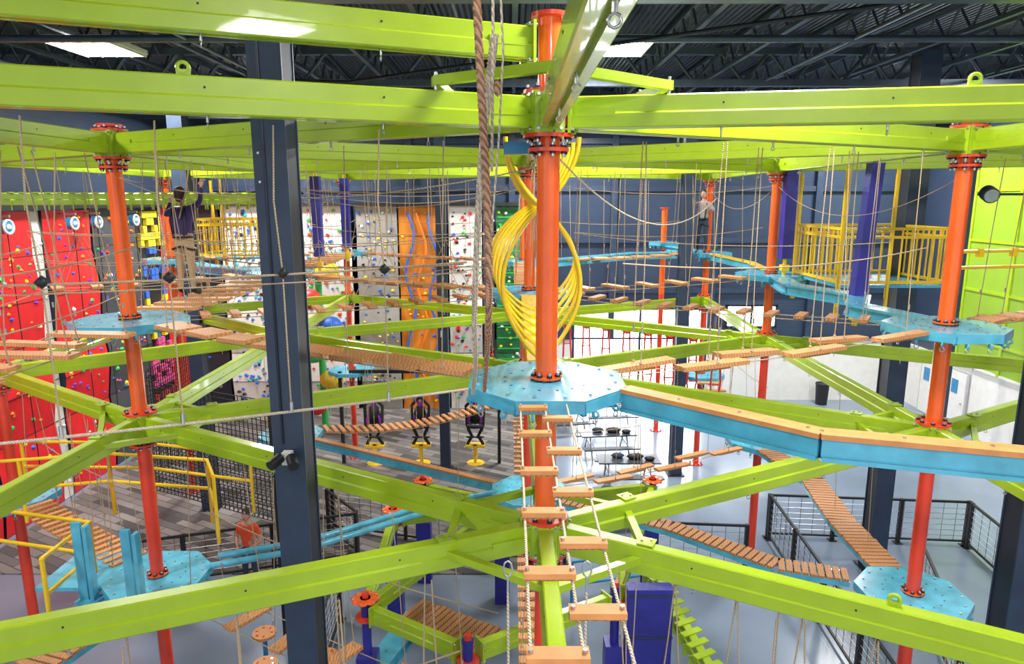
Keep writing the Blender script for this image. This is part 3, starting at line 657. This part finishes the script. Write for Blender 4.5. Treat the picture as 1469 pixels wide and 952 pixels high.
# ------------------------------------------------------------------ people
def person(name,loc,rz,J,shirt,pants,shoe,sleeve='long',shorts=False,scale=1.,hair=HAIR,harn=True):
    D=dict(pel=(0,0,.95),sp=(0,.01,1.12),ch=(0,0,1.32),nk=(0,0,1.47),hd=(0,.01,1.56),
      ls=(-.18,0,1.40),le=(-.24,0,1.12),lw=(-.25,.08,.88),rs=(.18,0,1.40),re=(.24,0,1.12),rw=(.25,.08,.88),
      lh=(-.09,0,.90),lk=(-.11,.02,.50),la=(-.12,-.02,.09),lt=(-.13,.15,.035),rh=(.09,0,.90),rk=(.11,.02,.50),ra=(.12,-.02,.09),rt=(.13,.15,.035))
    D.update(J); rad=dict(pel=.135,sp=.12,ch=.15,nk=.058,hd=.055,ls=.068,rs=.068,le=.045,re=.045,lw=.03,rw=.03,lh=.095,rh=.095,lk=.062,rk=.062,la=.042,ra=.042,lt=.032,rt=.032)
    E=[('pel','sp'),('sp','ch'),('ch','nk'),('nk','hd'),('ch','ls'),('ls','le'),('le','lw'),('ch','rs'),('rs','re'),('re','rw'),('pel','lh'),('lh','lk'),('lk','la'),('la','lt'),('pel','rh'),('rh','rk'),('rk','ra'),('ra','rt')]
    K=list(D); me=bpy.data.meshes.new('tmp'); me.from_pydata([D[k] for k in K],[(K.index(a),K.index(b)) for a,b in E],[])
    o=bpy.data.objects.new('tmp',me); bpy.context.scene.collection.objects.link(o)
    sk=o.modifiers.new('s','SKIN'); sub=o.modifiers.new('u','SUBSURF'); sub.levels=2; sub.render_levels=2
    for i,k in enumerate(K):
        s=me.skin_vertices[0].data[i]; r=rad[k]; s.radius=(r*1.15,r*.85) if k in('ch','pel','sp') else (r,r); s.use_root=(k=='pel')
    bpy.context.view_layer.update(); dg=bpy.context.evaluated_depsgraph_get(); ev=o.evaluated_get(dg); em=ev.to_mesh()
    m=MB(); vs=[v.co.copy() for v in em.vertices]; fl=[tuple(p.vertices) for p in em.polygons]; ce=[p.center.copy() for p in em.polygons]; ev.to_mesh_clear(); bpy.data.objects.remove(o)
    def dist(p,a,b):
        a=V(D[a]);b=V(D[b]);t=max(0,min(1,(p-a).dot(b-a)/(b-a).length_squared)); return (p-a.lerp(b,t)).length,t
    groups={}
    for f,c in zip(fl,ce):
        (dd,t),e=min(((dist(c,a,b),(a,b)) for a,b in E),key=lambda q:q[0][0])
        a,b=e
        if b in('hd',): g=SKIN
        elif b=='nk': g=shirt if t<.75 else SKIN
        elif b in('lw','rw'): g=shirt if sleeve=='long' and t<.9 else SKIN
        elif b in('le','re'): g=shirt if sleeve=='long' or t<.6 else SKIN
        elif b in('lt','rt'): g=shoe
        elif b in('la','ra'): g=shoe if t>.9 else (SKIN if shorts else pants)
        elif b in('lk','rk'): g=pants
        elif b in('lh','rh'): g=pants
        elif a=='pel': g=pants if t<.3 else shirt
        else: g=shirt
        groups.setdefault(g.name,(g,[]))[1].append(f)
    base=len(m.v); m.v+=[tuple(v) for v in vs]
    for g,fs in groups.values():
        k=m.mi(g)
        for f in fs: m.f.append([i+base for i in f]); m.m.append(k); m.sm.append(True)
    h=V(D['hd'])+V((0,.015,.10))
    m.ball(h,(.078,.095,.118),SKIN,16); m.ball(h+V((0,.02,-.06)),(.055,.07,.06),SKIN,12)
    m.tube([h+V((0,.088,.02)),h+V((0,.115,-.022))],.010,SKIN,6,r2=.017); m.ball(h+V((0,.083,-.06)),(.026,.012,.009),LIP,8)
    for s in(-1,1):
        m.ball(h+V((s*.032,.082,.012)),(.014,.009,.009),EYE,8); m.ball(h+V((s*.032,.089,.012)),.006,BLACK,6); m.ball(h+V((s*.032,.086,.034)),(.02,.008,.005),hair,6)
        m.ball(h+V((s*.08,-.005,-.005)),(.014,.024,.032),SKIN,8)
    m.ball(h+V((0,-.018,.028)),(.086,.098,.108),hair,16); m.ball(h+V((0,-.05,-.03)),(.074,.06,.09),hair,12)
    for sd,(el,wr) in((-1,('le','lw')),(1,('re','rw'))):
        e=V(D[el]);w=V(D[wr]); d=(w-e).normalized(); s=d.cross(V((0,1,0))); s=V((1,0,0)) if s.length<.1 else s.normalized(); n=s.cross(d)
        rot=Matrix((s,n,d)).transposed(); c=w+d*.045
        m.ball(c,(.042,.018,.055),SKIN,10,rot=rot)
        for i,l in enumerate((.066,.078,.072,.056)):
            b0=c+d*.04+s*(.030-.020*i)
            m.tube([b0,b0+d*l*.45+n*.006,b0+d*l*.7+n*.03,b0+d*l*.55+n*.052],[.010,.0095,.0085,.007],SKIN,6)
        b0=c-d*.01+s*.036; m.tube([b0,b0+s*.022+d*.022+n*.01,b0+s*.018+d*.05+n*.026],[.012,.010,.008],SKIN,6)
    if harn:
        m.ring((0,0,.98),.155,.018,BLACK,n=20)
        for s in(-1,1):
            m.ring((s*.1,0,.80),.10,.016,BLACK,ax=(s*.3,0,1),n=14)
            m.tube([(s*.1,-.12,1.0),(s*.12,-.14,1.25),(s*.11,-.07,1.44),(s*.11,.08,1.42),(s*.1,.15,1.2),(s*.08,.14,1.0)],.014,BLACK,5)
    ob=m.obj(name); ob.location=loc; ob.rotation_euler=(0,0,rz); ob.scale=(scale,)*3; return ob
person('climber_person',(-5.25,11.0,DU+.02),math.radians(-8),dict(rs=(.18,0,1.42),re=(.30,.08,1.55),rw=(.28,.18,1.80),ls=(-.18,0,1.41),le=(-.34,.10,1.32),lw=(-.30,.2,1.55),lk=(-.12,.05,.5),rk=(.10,.0,.5)),SHIRTD,KHAKI,BLACK,'long',False,.97)
person('climber_person',(5.45,19.75,DU+.03),math.radians(150),dict(re=(.28,.1,1.25),rw=(.2,.25,1.42),le=(-.30,.05,1.2),lw=(-.2,.22,1.3)),SHIRTG,DENIM,BLACK,'long',False,1.0)
person('standing_person',(-5.55,13.3,0.0),math.radians(170),dict(re=(.27,-.02,1.14),rw=(.16,.16,1.02),le=(-.27,0,1.14),lw=(-.14,.17,1.0)),SHIRTO,DENIM,BLACK,'short',False,1.05,harn=False)
m=MB(); m.tube([(-5.1,11.1,ZU-.15),(-5.15,11.0,8.3),(-5.23,10.88,7.9)],.012,ROPE,5); m.tube([(5.6,19.9,ZU-.15),(5.45,19.75,8.1)],.012,ROPE,5); m.obj('safety_lanyards')
# ------------------------------------------------------------------ world, camera
w=bpy.data.worlds.new('world'); bpy.context.scene.world=w; w.use_nodes=True
w.node_tree.nodes['Background'].inputs[0].default_value=(.88,.94,1,1); w.node_tree.nodes['Background'].inputs[1].default_value=1.05
cd=bpy.data.cameras.new('camera'); cd.sensor_width=36; cd.lens=24.02; cd.clip_start=.05
co=bpy.data.objects.new('camera',cd); co.location=(0,0,8.2); co.rotation_euler=(math.radians(79),0,0); bpy.context.scene.collection.objects.link(co); bpy.context.scene.camera=co
bpy.context.scene.view_settings.view_transform='Standard'
